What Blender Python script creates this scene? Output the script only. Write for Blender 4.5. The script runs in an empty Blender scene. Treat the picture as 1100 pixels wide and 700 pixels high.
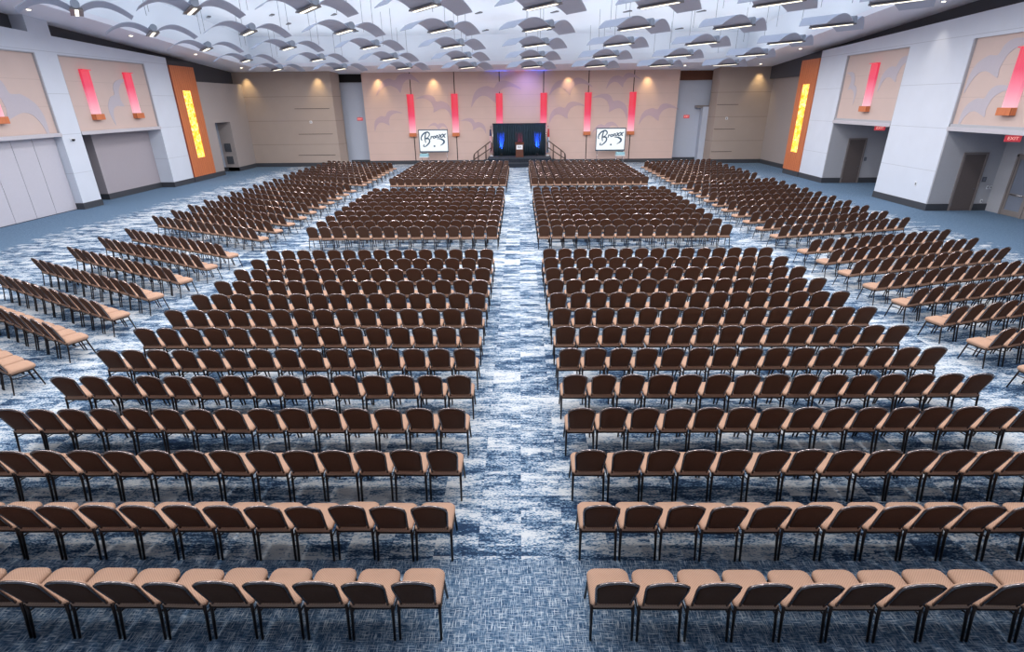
import bpy, bmesh, math, random
import numpy as np
from mathutils import Vector, Matrix
from mathutils.geometry import tessellate_polygon
random.seed(7)
SC = bpy.context.scene
COL = SC.collection
PI = math.pi

# ------------------------------------------------------------------ view
SC.view_settings.view_transform = 'Standard'
SC.view_settings.look = 'None'
SC.view_settings.gamma = 1
SC.view_settings.use_curve_mapping = False
SC.view_settings.exposure = 0.0

# ------------------------------------------------------------------ camera
CAM_H = 5.1
F, TILT, YAW, ROLL, CX, CY = 568.6, .4027, -.0147, -.0100, 551.21, 352.24
c_, s_ = math.cos(YAW), math.sin(YAW)
FW = Vector((s_*math.cos(TILT), c_*math.cos(TILT), -math.sin(TILT)))
RT = Vector((c_, -s_, 0)); UP = RT.cross(FW)
RT, UP = math.cos(ROLL)*RT + math.sin(ROLL)*UP, -math.sin(ROLL)*RT + math.cos(ROLL)*UP
cam = bpy.data.cameras.new('camera'); co = bpy.data.objects.new('camera', cam); COL.objects.link(co)
m = Matrix((RT, UP, -FW)).transposed().to_4x4(); m.translation = Vector((0, 0, CAM_H)); co.matrix_world = m
cam.sensor_width = 36; cam.lens = 36*F/1100
cam.shift_x = (550-CX)/1100; cam.shift_y = (CY-350)/1100
cam.clip_end = 300
SC.camera = co

# ------------------------------------------------------------------ materials
def lin(c):
    return tuple((v/255/12.92 if v/255 <= .04045 else ((v/255+.055)/1.055)**2.4) for v in c) + (1,)
def newmat(name):
    mt = bpy.data.materials.new(name); mt.use_nodes = True
    nt = mt.node_tree; b = nt.nodes['Principled BSDF']
    return mt, nt, b
def N(nt, t, **kw):
    n = nt.nodes.new(t)
    for k, v in kw.items(): setattr(n, k, v)
    return n
def L(nt, a, b): nt.links.new(a, b)
def math_(nt, op, a, b=None, clamp=False):
    n = N(nt, 'ShaderNodeMath', operation=op); n.use_clamp = clamp
    for i, v in enumerate((a, b)):
        if v is None: continue
        if isinstance(v, (int, float)): n.inputs[i].default_value = v
        else: L(nt, v, n.inputs[i])
    return n.outputs[0]
def mixc(nt, f, a, b):
    n = N(nt, 'ShaderNodeMix', data_type='RGBA')
    if isinstance(f, (int, float)): n.inputs[0].default_value = f
    else: L(nt, f, n.inputs[0])
    for i, v in ((6, a), (7, b)):
        if isinstance(v, tuple): n.inputs[i].default_value = v
        else: L(nt, v, n.inputs[i])
    return n.outputs[2]
def plain(name, col, rough=.6, metal=0, noise=.06, scale=12, spec=.4):
    mt, nt, b = newmat(name)
    tc = N(nt, 'ShaderNodeTexCoord'); nz = N(nt, 'ShaderNodeTexNoise')
    nz.inputs['Scale'].default_value = scale; nz.inputs['Detail'].default_value = 4
    L(nt, tc.outputs['Object'], nz.inputs['Vector'])
    c = lin(col); d = tuple(max(0, v*(1-2*noise)) for v in c[:3])+(1,); e = tuple(min(1, v*(1+2*noise)) for v in c[:3])+(1,)
    L(nt, mixc(nt, nz.outputs['Fac'], d, e), b.inputs['Base Color'])
    b.inputs['Roughness'].default_value = rough; b.inputs['Metallic'].default_value = metal
    b.inputs['Specular IOR Level'].default_value = spec
    return mt
def emit(name, col, strength):
    mt, nt, b = newmat(name)
    b.inputs['Base Color'].default_value = tuple(v*.3 for v in lin(col)[:3])+(1,)
    b.inputs['Emission Color'].default_value = lin(col); b.inputs['Emission Strength'].default_value = strength
    return mt
def panelled(name, col, z0=1.85, step=1.93, half=False, rough=.65, width=.03, dark=.55):
    """wall cladding with horizontal reveal joints"""
    mt, nt, b = newmat(name)
    g = N(nt, 'ShaderNodeNewGeometry'); sp = N(nt, 'ShaderNodeSeparateXYZ'); L(nt, g.outputs['Position'], sp.inputs[0])
    st = step/2 if half else step
    t = math_(nt, 'DIVIDE', math_(nt, 'SUBTRACT', sp.outputs['Z'], z0-20*step), st)
    fr = math_(nt, 'FRACT', t)
    j = math_(nt, 'LESS_THAN', fr, width/st)
    nz = N(nt, 'ShaderNodeTexNoise'); nz.inputs['Scale'].default_value = 1.2; nz.inputs['Detail'].default_value = 5
    L(nt, g.outputs['Position'], nz.inputs['Vector'])
    c = lin(col); a = tuple(v*.95 for v in c[:3])+(1,); e = tuple(min(1, v*1.05) for v in c[:3])+(1,)
    base = mixc(nt, nz.outputs['Fac'], a, e)
    L(nt, mixc(nt, j, base, tuple(v*dark for v in c[:3])+(1,)), b.inputs['Base Color'])
    b.inputs['Roughness'].default_value = rough
    return mt

M = {}
M['white_wall'] = panelled('white_wall_cladding', (206, 211, 222), dark=.75, width=.025)
M['grey_wall'] = plain('grey_wall_paint', (172, 172, 178), .7, noise=.02)
M['alcove_wall'] = plain('pale_alcove_paint', (184, 190, 204), .7, noise=.02)
M['tan_back'] = panelled('rose_tan_acoustic_panel', (206, 178, 168), half=True, dark=.86, width=.025)
M['taupe_panel'] = panelled('taupe_movable_partition', (168, 152, 142), dark=.6, width=.035)
M['taupe_plain'] = plain('taupe_wall', (160, 150, 147), .75, noise=.02)
M['mural'] = panelled('mural_tan_panel', (200, 178, 170), z0=3.9, step=1.22, dark=.85, width=.02)
M['bird'] = plain('lilac_grey_inlay', (184, 176, 184), .6, noise=.02)
M['bird_back'] = plain('lilac_inlay', (188, 162, 169), .6, noise=.02)
M['dark_band'] = plain('charcoal_band', (78, 78, 84), .8, noise=.03)
M['black_gap'] = plain('black_joint_and_shade', (20, 17, 18), .8)  # real panel joints, plus shade inside dark openings put into the colour
M['base'] = plain('charcoal_baseboard', (62, 64, 70), .5, noise=.04)
M['ceiling'] = plain('white_ceiling_paint', (236, 242, 250), .8, noise=.01)
M['soffit'] = plain('pale_grey_soffit', (238, 238, 246), .6, noise=.01)
M['door'] = plain('dark_taupe_door', (96, 86, 84), .45, noise=.05)
M['frame'] = plain('grey_brown_door_frame', (128, 120, 118), .4, noise=.03)
M['ledge'] = plain('pale_ledge', (188, 184, 190), .5, noise=.02)
M['lilac_panel'] = plain('lilac_grey_partition', (164, 156, 162), .7, noise=.02)
M['folding'] = plain('pale_grey_folding_panel', (190, 187, 196), .6, noise=.02)
M['glass'] = plain('dark_reflective_pane', (120, 126, 140), .08, noise=.02)
M['chrome'] = plain('brushed_metal', (190, 190, 195), .25, 1.0)
M['rail'] = plain('bronze_rail', (92, 76, 70), .35, .6)
M['black'] = plain('black_plastic', (24, 24, 27), .5)
M['white_plastic'] = plain('white_plastic', (225, 226, 230), .4, noise=.01)
M['grey_plastic'] = plain('grey_plastic', (98, 100, 108), .4)
M['stage'] = plain('charcoal_stage_carpet', (52, 58, 68), .9, noise=.1, scale=60)
M['skirt'] = plain('black_stage_skirt', (32, 38, 50), .85, noise=.1)
M['lectern'] = plain('dark_walnut', (92, 54, 42), .4, noise=.15, scale=6)
M['paper'] = plain('white_sign_board', (228, 228, 232), .6, noise=.01)
M['ink'] = plain('dark_print', (60, 62, 72), .6)
M['fixture'] = plain('grey_fixture_metal', (118, 116, 118), .4, .35, noise=.02)
M['tube'] = plain('pale_blue_grey_tube', (158, 168, 182), .5, .1, noise=.02)
M['sail'] = plain('grey_acoustic_sail', (186, 194, 212), .7, noise=.02)
M['cable'] = plain('grey_cable', (120, 124, 134), .5)
M['lamp'] = emit('warm_white_diffuser', (255, 246, 222), 2.6)
M['down'] = emit('downlight_lens', (255, 240, 215), 6)
M['exit'] = emit('red_exit_face', (196, 64, 76), .8)
M['exit_txt'] = emit('pale_exit_letters', (255, 190, 180), 1.0)
M['screen'] = emit('lit_screen', (240, 246, 248), .8)
M['logo'] = plain('slate_logo', (60, 84, 108), .6, noise=.05)
M['screen_edge'] = plain('slate_screen_border', (58, 80, 100), .5)
M['proj'] = plain('pale_teal_case', (150, 190, 200), .5, noise=.03)

def wood():
    mt, nt, b = newmat('orange_cherry_veneer')
    tc = N(nt, 'ShaderNodeTexCoord'); mp = N(nt, 'ShaderNodeMapping'); mp.inputs['Scale'].default_value = (6, 6, .35)
    L(nt, tc.outputs['Object'], mp.inputs[0])
    nz = N(nt, 'ShaderNodeTexNoise'); nz.inputs['Scale'].default_value = 3; nz.inputs['Detail'].default_value = 8
    L(nt, mp.outputs[0], nz.inputs['Vector'])
    g = N(nt, 'ShaderNodeSeparateXYZ'); L(nt, tc.outputs['Object'], g.inputs[0])
    fr = math_(nt, 'FRACT', math_(nt, 'MULTIPLY', g.outputs['Y'], 1/.24)); j = math_(nt, 'LESS_THAN', fr, .07)
    base = mixc(nt, nz.outputs['Fac'], lin((178, 90, 52)), lin((220, 134, 86)))
    L(nt, mixc(nt, j, base, lin((140, 62, 34))), b.inputs['Base Color']); b.inputs['Roughness'].default_value = .4
    return mt
M['wood'] = wood()
def amber():
    mt, nt, b = newmat('backlit_amber_onyx')
    tc = N(nt, 'ShaderNodeTexCoord')
    nz = N(nt, 'ShaderNodeTexNoise'); nz.inputs['Scale'].default_value = 3.2; nz.inputs['Detail'].default_value = 6; nz.inputs['Distortion'].default_value = 1.6
    L(nt, tc.outputs['Object'], nz.inputs['Vector'])
    cr = N(nt, 'ShaderNodeValToRGB'); L(nt, nz.outputs['Fac'], cr.inputs[0])
    e = cr.color_ramp.elements; e[0].position = .33; e[0].color = lin((226, 132, 20)); e[1].position = .68; e[1].color = lin((255, 240, 170))
    k = e.new(.48); k.color = lin((250, 196, 50))
    L(nt, cr.outputs[0], b.inputs['Emission Color']); L(nt, cr.outputs[0], b.inputs['Base Color'])
    b.inputs['Emission Strength'].default_value = 1.0
    return mt
M['amber'] = amber()
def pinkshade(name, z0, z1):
    """acrylic shade with the falloff of a lamp in its base painted into the emission colour"""
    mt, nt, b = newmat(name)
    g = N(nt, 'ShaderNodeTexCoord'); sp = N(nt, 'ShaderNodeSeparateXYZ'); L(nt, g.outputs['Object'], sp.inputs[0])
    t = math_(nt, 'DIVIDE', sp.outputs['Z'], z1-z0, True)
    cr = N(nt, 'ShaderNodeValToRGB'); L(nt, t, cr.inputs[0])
    e = cr.color_ramp.elements; e[0].position = 0; e[0].color = lin((255, 206, 220)); e[1].position = 1; e[1].color = lin((228, 50, 74))  # painted glow: pale near the base, red towards the top
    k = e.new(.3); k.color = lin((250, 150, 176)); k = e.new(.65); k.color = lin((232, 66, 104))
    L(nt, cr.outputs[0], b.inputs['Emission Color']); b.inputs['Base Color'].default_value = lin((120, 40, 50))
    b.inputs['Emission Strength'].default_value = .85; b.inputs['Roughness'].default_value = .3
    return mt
M['brown_gap'] = plain('dark_brown_recess', (104, 66, 50), .8)
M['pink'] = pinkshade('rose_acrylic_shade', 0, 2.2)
def seatfab():
    mt, nt, b = newmat('tan_checked_fabric')
    tc = N(nt, 'ShaderNodeTexCoord'); ck = N(nt, 'ShaderNodeTexChecker'); ck.inputs['Scale'].default_value = 75
    L(nt, tc.outputs['Object'], ck.inputs[0])
    ck.inputs[1].default_value = lin((186, 151, 130)); ck.inputs[2].default_value = lin((160, 127, 107))
    nz = N(nt, 'ShaderNodeTexNoise'); nz.inputs['Scale'].default_value = 9; L(nt, tc.outputs['Object'], nz.inputs['Vector'])
    L(nt, mixc(nt, math_(nt, 'MULTIPLY', nz.outputs['Fac'], .25), ck.outputs[0], lin((176, 136, 110))), b.inputs['Base Color'])
    b.inputs['Roughness'].default_value = .85; b.inputs['Specular IOR Level'].default_value = .2
    return mt
M['seat'] = seatfab()
M['backfab'] = plain('dark_brown_back_fabric', (84, 57, 43), .8, noise=.1, scale=40, spec=.2)
M['metal'] = plain('bronze_black_tube', (54, 46, 44), .3, .75, noise=.05)
M['rim'] = plain('polished_bronze_rim', (132, 122, 120), .2, .9, noise=.03)

def carpet():
    mt, nt, b = newmat('distressed_blue_carpet')
    g = N(nt, 'ShaderNodeNewGeometry'); P = g.outputs['Position']
    sp = N(nt, 'ShaderNodeSeparateXYZ'); L(nt, P, sp.inputs[0])
    X, Y = sp.outputs['X'], sp.outputs['Y']
    # half-metre carpet tiles, each with its own cut of the streaky pattern
    tx = math_(nt, 'FLOOR', math_(nt, 'MULTIPLY', X, 1/.54)); ty = math_(nt, 'FLOOR', math_(nt, 'MULTIPLY', Y, 1/.54))
    cb = N(nt, 'ShaderNodeCombineXYZ'); L(nt, tx, cb.inputs[0]); L(nt, ty, cb.inputs[1])
    wn = N(nt, 'ShaderNodeTexWhiteNoise', noise_dimensions='3D'); L(nt, cb.outputs[0], wn.inputs['Vector'])
    off = N(nt, 'ShaderNodeVectorMath', operation='MULTIPLY'); L(nt, wn.outputs['Color'], off.inputs[0]); off.inputs[1].default_value = (0.35, .3, 1.1)
    ad = N(nt, 'ShaderNodeVectorMath', operation='ADD'); L(nt, P, ad.inputs[0]); L(nt, off.outputs[0], ad.inputs[1])
    def nz(scale3, sc, det=5, rough=.6, src=None):
        mp = N(nt, 'ShaderNodeMapping'); mp.inputs['Scale'].default_value = scale3; L(nt, src or ad.outputs[0], mp.inputs[0])
        n = N(nt, 'ShaderNodeTexNoise'); n.inputs['Scale'].default_value = sc; n.inputs['Detail'].default_value = det; n.inputs['Roughness'].default_value = rough
        L(nt, mp.outputs[0], n.inputs['Vector']); return n.outputs['Fac']
    big = nz((.55, 2.4, 1), 1.5, 4, .55)
    mid = nz((3, 14, 1), 2.0, 4, .6)
    fine = nz((26, 60, 1), 1.0, 3, .7, P)
    v = math_(nt, 'ADD', math_(nt, 'MULTIPLY', big, 1.05), math_(nt, 'MULTIPLY', mid, .75))
    v = math_(nt, 'ADD', v, math_(nt, 'MULTIPLY', fine, 1.0))
    v = math_(nt, 'SUBTRACT', v, .9)      # about .5 on average
    cr = N(nt, 'ShaderNodeValToRGB'); L(nt, v, cr.inputs[0])
    e = cr.color_ramp.elements; e[0].position = .36; e[0].color = lin((40, 58, 84)); e[1].position = .62; e[1].color = lin((198, 200, 202))
    for p_, c in ((.42, (62, 90, 120)), (.49, (104, 132, 158)), (.545, (160, 173, 187))):
        k = e.new(p_); k.color = lin(c)
    main = cr.outputs[0]
    # plain woven border
    w1 = nz((7, 120, 1), 1, 2, .7, P); w2 = nz((120, 7, 1), 1, 2, .7, P)
    w = math_(nt, 'MAXIMUM', w1, w2)
    cw = N(nt, 'ShaderNodeValToRGB'); L(nt, w, cw.inputs[0])
    e = cw.color_ramp.elements; e[0].position = .46; e[0].color = lin((46, 70, 98)); e[1].position = .66; e[1].color = lin((212, 218, 222))
    k = e.new(.56); k.color = lin((92, 120, 148))
    cw2 = N(nt, 'ShaderNodeValToRGB'); L(nt, w, cw2.inputs[0])
    e = cw2.color_ramp.elements; e[0].position = .45; e[0].color = lin((76, 100, 126)); e[1].position = .75; e[1].color = lin((130, 152, 173))
    edge = nz((.5, 3, 1), 1.3, 4, .6)
    en = math_(nt, 'MULTIPLY', math_(nt, 'SUBTRACT', edge, .5), 5)
    lft = math_(nt, 'LESS_THAN', math_(nt, 'ADD', X, en), -20.0)
    rgt = math_(nt, 'GREATER_THAN', math_(nt, 'ADD', X, en), 17.4)
    side = math_(nt, 'MAXIMUM', lft, rgt)
    col = mixc(nt, side, main, cw2.outputs[0])
    near = math_(nt, 'LESS_THAN', Y, 4.8)
    col = mixc(nt, near, col, cw.outputs[0])
    L(nt, col, b.inputs['Base Color']); b.inputs['Roughness'].default_value = .95; b.inputs['Specular IOR Level'].default_value = .1
    return mt
M['carpet'] = carpet()
def curtain():
    return plain('dark_teal_drape', (34, 52, 64), .8, noise=.1, scale=8)
M['drape'] = curtain()
def flagmat(name, kind):
    mt, nt, b = newmat(name)
    tc = N(nt, 'ShaderNodeTexCoord'); sp = N(nt, 'ShaderNodeSeparateXYZ'); L(nt, tc.outputs['UV'], sp.inputs[0])
    u, v = sp.outputs['X'], sp.outputs['Y']
    red, white, blue = lin((196, 44, 56)), lin((232, 228, 232)), lin((44, 62, 110))
    if kind == 'stripes':
        fr = math_(nt, 'FRACT', math_(nt, 'MULTIPLY', u, 5)); st = math_(nt, 'LESS_THAN', fr, .5)
        c = mixc(nt, st, red, white)
        c = mixc(nt, math_(nt, 'GREATER_THAN', v, .72), c, blue)
    else:
        c = mixc(nt, math_(nt, 'GREATER_THAN', v, .66), mixc(nt, math_(nt, 'GREATER_THAN', u, .5), lin((110, 150, 180)), white), red)
    L(nt, c, b.inputs['Base Color']); b.inputs['Roughness'].default_value = .7
    return mt
M['flag_us'] = flagmat('striped_flag_cloth', 'stripes'); M['flag_b'] = flagmat('banded_flag_cloth', 'bands')

# ------------------------------------------------------------------ mesh helpers
def box(bm, x0, x1, y0, y1, z0, z1, bev=0):
    t = bmesh.new()
    vs = [t.verts.new((x, y, z)) for x in (x0, x1) for y in (y0, y1) for z in (z0, z1)]
    for f in ((0, 1, 3, 2), (4, 6, 7, 5), (0, 4, 5, 1), (2, 3, 7, 6), (0, 2, 6, 4), (1, 5, 7, 3)): t.faces.new([vs[i] for i in f])
    if bev: bmesh.ops.bevel(t, geom=t.edges[:], offset=bev, segments=2, profile=.5, affect='EDGES')
    bmesh.ops.recalc_face_normals(t, faces=t.faces[:])
    me = bpy.data.meshes.new('t'); t.to_mesh(me); t.free(); bm.from_mesh(me); bpy.data.meshes.remove(me)
def tube(bm, pts, r, seg=8, cap=True):
    pts = [Vector(p) for p in pts]; rings = []
    for i, p in enumerate(pts):
        d = (pts[min(i+1, len(pts)-1)] - pts[max(i-1, 0)]).normalized()
        a = Vector((0, 0, 1)) if abs(d.z) < .9 else Vector((0, 1, 0))
        n = d.cross(a).normalized(); q = n.cross(d)
        rr = r[i] if isinstance(r, (list, tuple)) else r
        rings.append([bm.verts.new(p + rr*(math.cos(2*PI*k/seg)*n + math.sin(2*PI*k/seg)*q)) for k in range(seg)])
    for a, b in zip(rings, rings[1:]):
        for k in range(seg): bm.faces.new((a[k], a[(k+1) % seg], b[(k+1) % seg], b[k])).smooth = seg > 5
    if cap: bm.faces.new(rings[0][::-1]); bm.faces.new(rings[-1])
def lathe(bm, prof, cx=0, cy=0, seg=24):
    rings = [[bm.verts.new((cx+r*math.cos(2*PI*k/seg), cy+r*math.sin(2*PI*k/seg), z)) for k in range(seg)] for r, z in prof]
    for a, b in zip(rings, rings[1:]):
        for k in range(seg): bm.faces.new((a[k], a[(k+1) % seg], b[(k+1) % seg], b[k])).smooth = True
    bm.faces.new(rings[0][::-1]); bm.faces.new(rings[-1])
def loft(bm, rings, cap=True, smooth=True, mi=0):
    R = [[bm.verts.new(p) for p in r] for r in rings]; n = len(R[0]); fs = []
    for a, b in zip(R, R[1:]):
        for k in range(n): fs.append(bm.faces.new((a[k], a[(k+1) % n], b[(k+1) % n], b[k])))
    for f in fs: f.smooth = smooth
    if cap: fs += [bm.faces.new(R[0][::-1]), bm.faces.new(R[-1])]
    for f in fs: f.material_index = mi
    return R
def mesh(bm, name, mats):
    bmesh.ops.recalc_face_normals(bm, faces=bm.faces[:])
    me = bpy.data.meshes.new(name); bm.to_mesh(me); bm.free()
    for mt in (mats if isinstance(mats, (list, tuple)) else [mats]): me.materials.append(mt)
    return me
def obj(name, bm, mats, parent=None, loc=None):
    me = mesh(bm, name, mats) if isinstance(bm, bmesh.types.BMesh) else bm
    o = bpy.data.objects.new(name, me); COL.objects.link(o)
    if parent: o.parent = parent
    if loc: o.location = loc
    return o
def struct(name, bm, mats, parent=None):
    o = obj(name, bm, mats, parent)
    if not parent: o['kind'] = 'structure'
    return o
def tag(o, label, cat, group=None):
    o['label'] = label; o['category'] = cat
    if group: o['group'] = group
    return o
def thing(name, label, cat, loc=(0, 0, 0), rotz=0, group=None):
    o = bpy.data.objects.new(name, None); COL.objects.link(o); o.empty_display_size = .1
    o.location = loc; o.rotation_euler = (0, 0, rotz)
    return tag(o, label, cat, group)
def dup(root, loc, rotz, label, group=None):
    r = root.copy(); COL.objects.link(r); r.location = loc; r.rotation_euler = (0, 0, rotz); r['label'] = label
    if group: r['group'] = group
    for ch in root.children:
        c = ch.copy(); COL.objects.link(c); c.parent = r
        for g in ch.children:
            d = g.copy(); COL.objects.link(d); d.parent = c
    return r
def B(*a, bev=0):
    bm = bmesh.new(); box(bm, *a, bev=bev); return bm
def text_mesh(s, size, depth, shear=0, bold=0):
    cu = bpy.data.curves.new('t', 'FONT'); cu.body = s; cu.size = size; cu.extrude = depth; cu.shear = shear; cu.offset = bold
    cu.align_x = 'CENTER'; cu.align_y = 'CENTER'; cu.resolution_u = 3
    o = bpy.data.objects.new('t', cu); COL.objects.link(o)
    dg = bpy.context.evaluated_depsgraph_get()
    me = bpy.data.meshes.new_from_object(o.evaluated_get(dg)); me.materials.clear(); bpy.data.objects.remove(o); bpy.data.curves.remove(cu)
    return me
ORD = ['', 'first', 'second', 'third', 'fourth', 'fifth', 'sixth', 'seventh', 'eighth', 'ninth', 'tenth', 'eleventh', 'twelfth',
       'thirteenth', 'fourteenth', 'fifteenth', 'sixteenth']

# ------------------------------------------------------------------ the shell
XL, XR = -23.5, 20.0          # faces of the side piers
YB = 50.2                     # rose back wall
def zs(y): return 7.65 + .0735*(49-y)      # soffit height: the ceiling falls towards the stage
bm = bmesh.new(); box(bm, -30, 27, -8, 54, -.2, 0); struct('floor', bm, M['carpet'])

# ceiling: main field, perimeter soffit with a fascia step
def slab(bm, x0, x1, y0, y1, dz, th=.15):
    t = [(x0, y0), (x1, y0), (x1, y1), (x0, y1)]
    lo = [bm.verts.new((x, y, zs(y)+dz)) for x, y in t]; hi = [bm.verts.new((x, y, zs(y)+dz+th)) for x, y in t]
    bm.faces.new(lo[::-1]); bm.faces.new(hi)
    for i in range(4): bm.faces.new((lo[i], lo[(i+1) % 4], hi[(i+1) % 4], hi[i]))
CEIL = 2.1                 # the white vault rises this far over the soffit
bm = bmesh.new(); slab(bm, -21.4, 17.9, -8, 46.6, CEIL); struct('ceiling', bm, M['ceiling'])
bm = bmesh.new()
slab(bm, -21.4, -21.1, -8, 46.6, .252, CEIL); slab(bm, 17.6, 17.9, -8, 46.6, .252, CEIL); slab(bm, -21.1, 17.6, 46.3, 46.6, .252, CEIL)
slab(bm, -21.1, 17.6, 46.27, 46.3, .66, .05)
struct('ceiling', bm, M['ceiling'])
bm = bmesh.new()
slab(bm, -29, -21.1, -8, 54, 0, .25); slab(bm, 17.6, 26, -8, 54, 0, .25); slab(bm, -21.1, 17.6, 46.3, 54, 0, .25)
struct('ceiling', bm, M['soffit'])

# ---- back wall: rose centre, two alcoves, two taupe movable panels
bm = bmesh.new(); box(bm, -13.6, 13.75, YB, YB+.4, 0, 8.2); wb = struct('wall_back', bm, M['tan_back'])
for x in (-9.42, -5.62, -1.72, 2.1, 5.98, 9.85):
    struct('panel_joint', B(x-.035, x+.035, YB-.012, YB+.01, .33, 7.75), M['black_gap'], wb)
def prism(bm, poly, z0, z1):
    lo = [bm.verts.new((x, y, z0)) for x, y in poly]; hi = [bm.verts.new((x, y, z1)) for x, y in poly]; n = len(poly)
    bm.faces.new(lo[::-1]); bm.faces.new(hi)
    for i in range(n): bm.faces.new((lo[i], lo[(i+1) % n], hi[(i+1) % n], hi[i]))
bm = bmesh.new(); prism(bm, [(-24.4, 49), (-15.9, 49), (-15.6, 50.0), (-15.6, 50.4), (-24.4, 50.4)], 0, 8.2); struct('wall_back', bm, M['taupe_panel'])
for z in (2.7, 4.75): struct('panel_joint', B(-19.3, -16.3, 48.985, 49.01, z, z+.035), M['black_gap'], bpy.data.objects['wall_back.001'])
struct('panel_joint', B(-19.6, -16.3, 48.985, 49.01, .95, .985), M['black_gap'], bpy.data.objects['wall_back.001'])
bm = bmesh.new(); prism(bm, [(21.3, 49), (16.75, 49), (16.6, 50.0), (16.6, 50.4), (21.3, 50.4)], 0, 8.2); struct('wall_back', bm, M['taupe_panel'])
for z in (.95, 2.8, 4.75): struct('panel_joint', B(16.8, 18.6, 48.985, 49.01, z, z+.035), M['black_gap'], bpy.data.objects['wall_back.002'])
bm = bmesh.new(); box(bm, -17, -13, 51.2, 51.5, 0, 6.85); struct('wall_back', bm, M['alcove_wall'])
bm = bmesh.new(); box(bm, 13.2, 18, 51.2, 51.5, 0, 6.75); box(bm, 16.1, 16.7, 50.4, 51.2, 0, 4.6); struct('wall_back', bm, M['alcove_wall'])
bm = bmesh.new(); box(bm, 15.6, 16.7, 50.5, 51.2, 4.5, 4.72); struct('trim_1', bm, M['frame'])
bm = bmesh.new(); box(bm, -17, -13, 51.0, 51.5, 6.85, 8.3); struct('trim_2', bm, M['black_gap'])
bm = bmesh.new(); box(bm, 13.2, 18, 51.0, 51.5, 6.75, 8.3); struct('trim_3', bm, M['brown_gap'])

def bb(name, *segs):
    bm = bmesh.new()
    for s in segs: box(bm, *s, bev=.008)
    struct(name, bm, M['base'])
H_B = .33
bb('baseboard_back', (-13.6, 13.75, YB-.03, YB+.01, 0, H_B), (-24.2, -16.25, 48.96, 49.01, 0, H_B), (16.75, 21.3, 48.96, 49.01, 0, H_B),
   (-15.6, -13.6, 51.15, 51.21, 0, H_B), (13.75, 16.1, 51.15, 51.21, 0, H_B))

# ---- left side
WT = lambda y: 8.05 + .037*(39-y) if y < 39 else 8.05     # top edge of the white wall
def white_wall(bm, x0, x1, y0, y1, z0, top=None):
    top = top or WT
    v = []
    for x in (x0, x1):
        for y in (y0, y1): v.append((bm.verts.new((x, y, z0)), bm.verts.new((x, y, top(y)))))
    a, b, c, d = v
    for q in ((a, b), (b, d), (d, c), (c, a)): bm.faces.new((q[0][0], q[1][0], q[1][1], q[0][1]))
    bm.faces.new((a[0], c[0], d[0], b[0])); bm.faces.new((a[1], b[1], d[1], c[1]))
bm = bmesh.new()
white_wall(bm, -24.6, XL, 28.6, 29.95, 0, lambda y: 9.4)          # pier running up to the soffit
white_wall(bm, -24.6, XL, 36.75, 39.12, 0)         # pier
white_wall(bm, -24.6, XL, 29.95, 36.75, 7.56)      # band over the mural
white_wall(bm, -24.6, XL, 20.0, 28.6, 7.56)
struct('wall_left', bm, M['white_wall'])
bm = bmesh.new(); box(bm, -25.2, -24.2, 20, 50.4, 6.72, 9.9); struct('wall_left', bm, M['dark_band'])
bm = bmesh.new()
box(bm, -24.6, XL, 42.0, 43.5, 0, 6.7); box(bm, -24.6, XL, 43.5, 45.85, 3.86, 6.7); box(bm, -24.6, XL, 45.85, 49.2, 0, 6.7)
struct('wall_left', bm, M['taupe_plain'])
bm = bmesh.new(); box(bm, -26.6, -24.6, 45.85, 46.0, 0, 4); box(bm, -26.7, -26.5, 42.5, 46, 0, 4); box(bm, -26.6, -24.6, 43.35, 43.5, 0, 4); box(bm, -26.6, -24.6, 43.4, 46, 3.86, 4.0)
struct('wall_left', bm, M['alcove_wall'])
for z0, z1 in ((1.55, 2.2), (.6, 1.2)):
    v = thing('wall_vent', 'dark square grille in left doorway niche, %s of two' % ('upper' if z0 > 1 else 'lower'), 'vent', (-24.1, 45.8, z0))
    bm = bmesh.new(); box(bm, -.26, .26, 0, .04, 0, z1-z0, bev=.008); obj('frame', bm, M['base'], v)
    bm = bmesh.new()
    for k in range(7): box(bm, -.22, .22, -.015, .0, .05+k*.08, .09+k*.08)
    obj('louvre', bm, M['grey_plastic'], v)
# orange wood panels with amber insets
def wood_panel(x, s, y0, y1, label):
    t = thing('wood_panel', label, 'wall panel', (x, (y0+y1)/2, 0))
    w = (y1-y0)/2; gw = .5
    bm = bmesh.new()
    a, b = (0, .12) if s < 0 else (-.12, 0)
    box(bm, a, b, -w, -gw, .35, 7.62); box(bm, a, b, gw, w, .35, 7.62); box(bm, a, b, -gw, gw, .35, 1.6); box(bm, a, b, -gw, gw, 6.08, 7.62)
    obj('veneer', bm, M['wood'], t)
    a, b = (.0, .07) if s < 0 else (-.07, 0)
    g = obj('glow_panel', B(a, b, -gw, gw, 1.6, 6.08), M['amber'], t); g['label'] = 'backlit amber stone inset'
    a, b = (0, .1) if s < 0 else (-.1, 0)
    obj('plinth', B(a, b, -w, w, 0, .35), M['base'], t)
bm = bmesh.new(); box(bm, -24.6, XL-.05, 39.12, 42.0, 0, 7.9); struct('wall_left', bm, M['dark_band'])
wood_panel(XL-.02, -1, 39.13, 42.0, 'tall orange wood panel with glowing amber strip on left wall')

# recess behind second mural: opening with its shade put into black walls, and a taupe sliding partition
bm = bmesh.new(); box(bm, -26.4, -26.2, 29.5, 37, 0, 4); box(bm, -26.3, -24.6, 36.75, 36.9, 0, 4); box(bm, -26.3, -24.6, 29.8, 29.95, 0, 4); box(bm, -26.3, -24.6, 29.9, 36.8, 3.78, 4.0)
struct('wall_left', bm, M['black_gap'])
bm = bmesh.new(); box(bm, -25.0, -24.4, 31.75, 36.75, 0, 3.75); struct('wall_left', bm, M['lilac_panel'])
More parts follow.
